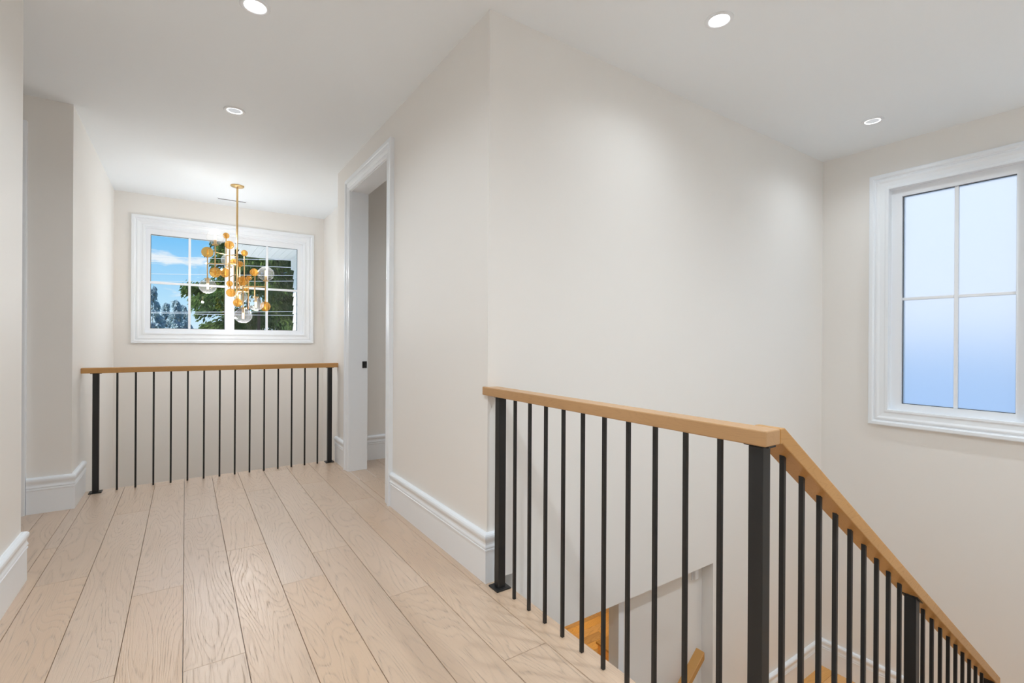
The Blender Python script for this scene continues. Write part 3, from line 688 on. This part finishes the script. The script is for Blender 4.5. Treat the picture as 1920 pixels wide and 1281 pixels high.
# conifers
def conifer(name, label, x, y, z0, height, radius, n, leaf, material, seed, group, taper=0.85, droop=0.5):
    rnd = np.random.default_rng(seed)
    root = empty(name, (x, y, z0)); tag(root, label, 'tree', group)
    hf = rnd.uniform(0.03, 1.0, n)**1.05
    az = rnd.uniform(0, 2*np.pi, n)
    nb = 90
    bz = np.sort(rnd.uniform(0.02, 0.99, nb)); ba = rnd.uniform(0, 2*np.pi, nb); bl = rnd.uniform(0.75, 1.12, nb)
    bi = rnd.integers(0, nb, n)
    hf = bz[bi]; R = radius*(1-hf)**taper*bl[bi]
    f = rnd.uniform(0.12, 1.0, n)**0.6
    az = ba[bi]+rnd.normal(0, 0.22, n)*(1.2-0.6*f)
    rr = R*f
    cz = hf*height - droop*rr*rr/radius*0.5 - rnd.exponential(0.18, n)*leaf*3 + rnd.normal(0, 0.05, n)*height*0.12
    c = np.stack([rr*np.cos(az), rr*np.sin(az), np.maximum(cz, 0.02)], 1)
    out = np.stack([np.cos(az), np.sin(az), -0.9-rnd.uniform(0, 0.9, n)], 1); out += rnd.normal(0, 0.35, (n, 3)); out /= np.linalg.norm(out, axis=1)[:, None]
    sd_ = np.cross(out, rnd.normal(0, 1, (n, 3))); sd_ /= np.linalg.norm(sd_, axis=1)[:, None]
    ln = leaf*rnd.uniform(0.6, 1.4, n)[:, None]; wd = ln*0.2
    v = np.stack([c, c+out*ln*0.5+sd_*wd, c+out*ln, c+out*ln*0.5-sd_*wd], 1).reshape(-1, 3)
    faces = np.arange(n*4).reshape(-1, 4)
    me = bpy.data.meshes.new('foliage'); me.from_pydata(v.tolist(), [], faces.tolist()); me.update()
    link('foliage', me, material, root)
    bm = bmesh.new(); add_tube(bm, (0, 0, 0), (0, 0, height*0.93), 0.006*height, 8, 0.01)
    link_o = from_bm('trunk', bm, M['bark'], root)
    return root
G1 = 'tall cedars outside the foyer window'
conifer('cedar_tree', 'tall dark green cedar behind the left sash grid bar', 1.75, 15.6, -3.4, 11.5, 2.5, 150000, 0.10, M['cedar'], 11, G1, 0.5)
conifer('cedar_tree', 'dark green cedar filling the sash next to the white siding', 4.9, 20.6, -3.4, 13.5, 2.8, 110000, 0.125, M['cedar'], 12, G1, 0.6)
conifer('cedar_tree', 'deep shaded cedar standing between two nearer cedars', 2.5, 26.8, -3.4, 13.0, 3.0, 60000, 0.2, M['cedar'], 13, G1, 0.6)
G2 = 'distant firs in painted haze below the sky'
for i, (x, y, hgt, r, lab) in enumerate([(-2.9, 64, 10.4, 1.7, 'tallest distant fir in painted blue grey haze, rising beside the foyer window frame'), (-1.9, 71, 9.0, 1.9, None), (-0.8, 57, 8.5, 1.6, None), (-0.1, 78, 9.2, 2.0, None), (-2.4, 86, 9.8, 2.3, None), (-0.5, 94, 10.2, 2.5, None), (-4.8, 79, 9.8, 2.2, None), (5.2, 91, 9.8, 2.3, None)]):
    conifer('fir_tree', lab or 'distant fir in painted blue grey haze below the cloud in the foyer window', x, y, -3.4, hgt, r, 9000, 0.34, M['far_fir'], 40+i, G2, 0.8)
# overhead wires
for wi, (ya, yb_) in enumerate(((484, 488), (494, 502), (515, 517), (528, 527.5), (585.8, 584.5), (589, 592))):
    wy = 12.5+0.25*wi; a = on_plane(352, ya, 1, wy); b = on_plane(549, yb_, 1, wy); d = b-a
    bm = bmesh.new(); p0 = a-d*4; n = 14; p1 = b+d*4
    for i in range(n):
        s0, s1 = i/n, (i+1)/n
        q0 = p0.lerp(p1, s0); q1 = p0.lerp(p1, s1); q0.z += 0.25*((2*s0-1)**2)-0.0; q1.z += 0.25*((2*s1-1)**2)
        add_tube(bm, q0, q1, 0.006, 6)
    o = from_bm('overhead_wire', bm, M['wire']); tag(o, 'pale overhead wire crossing outside the foyer window', 'wire', 'overhead wires past the foyer window')
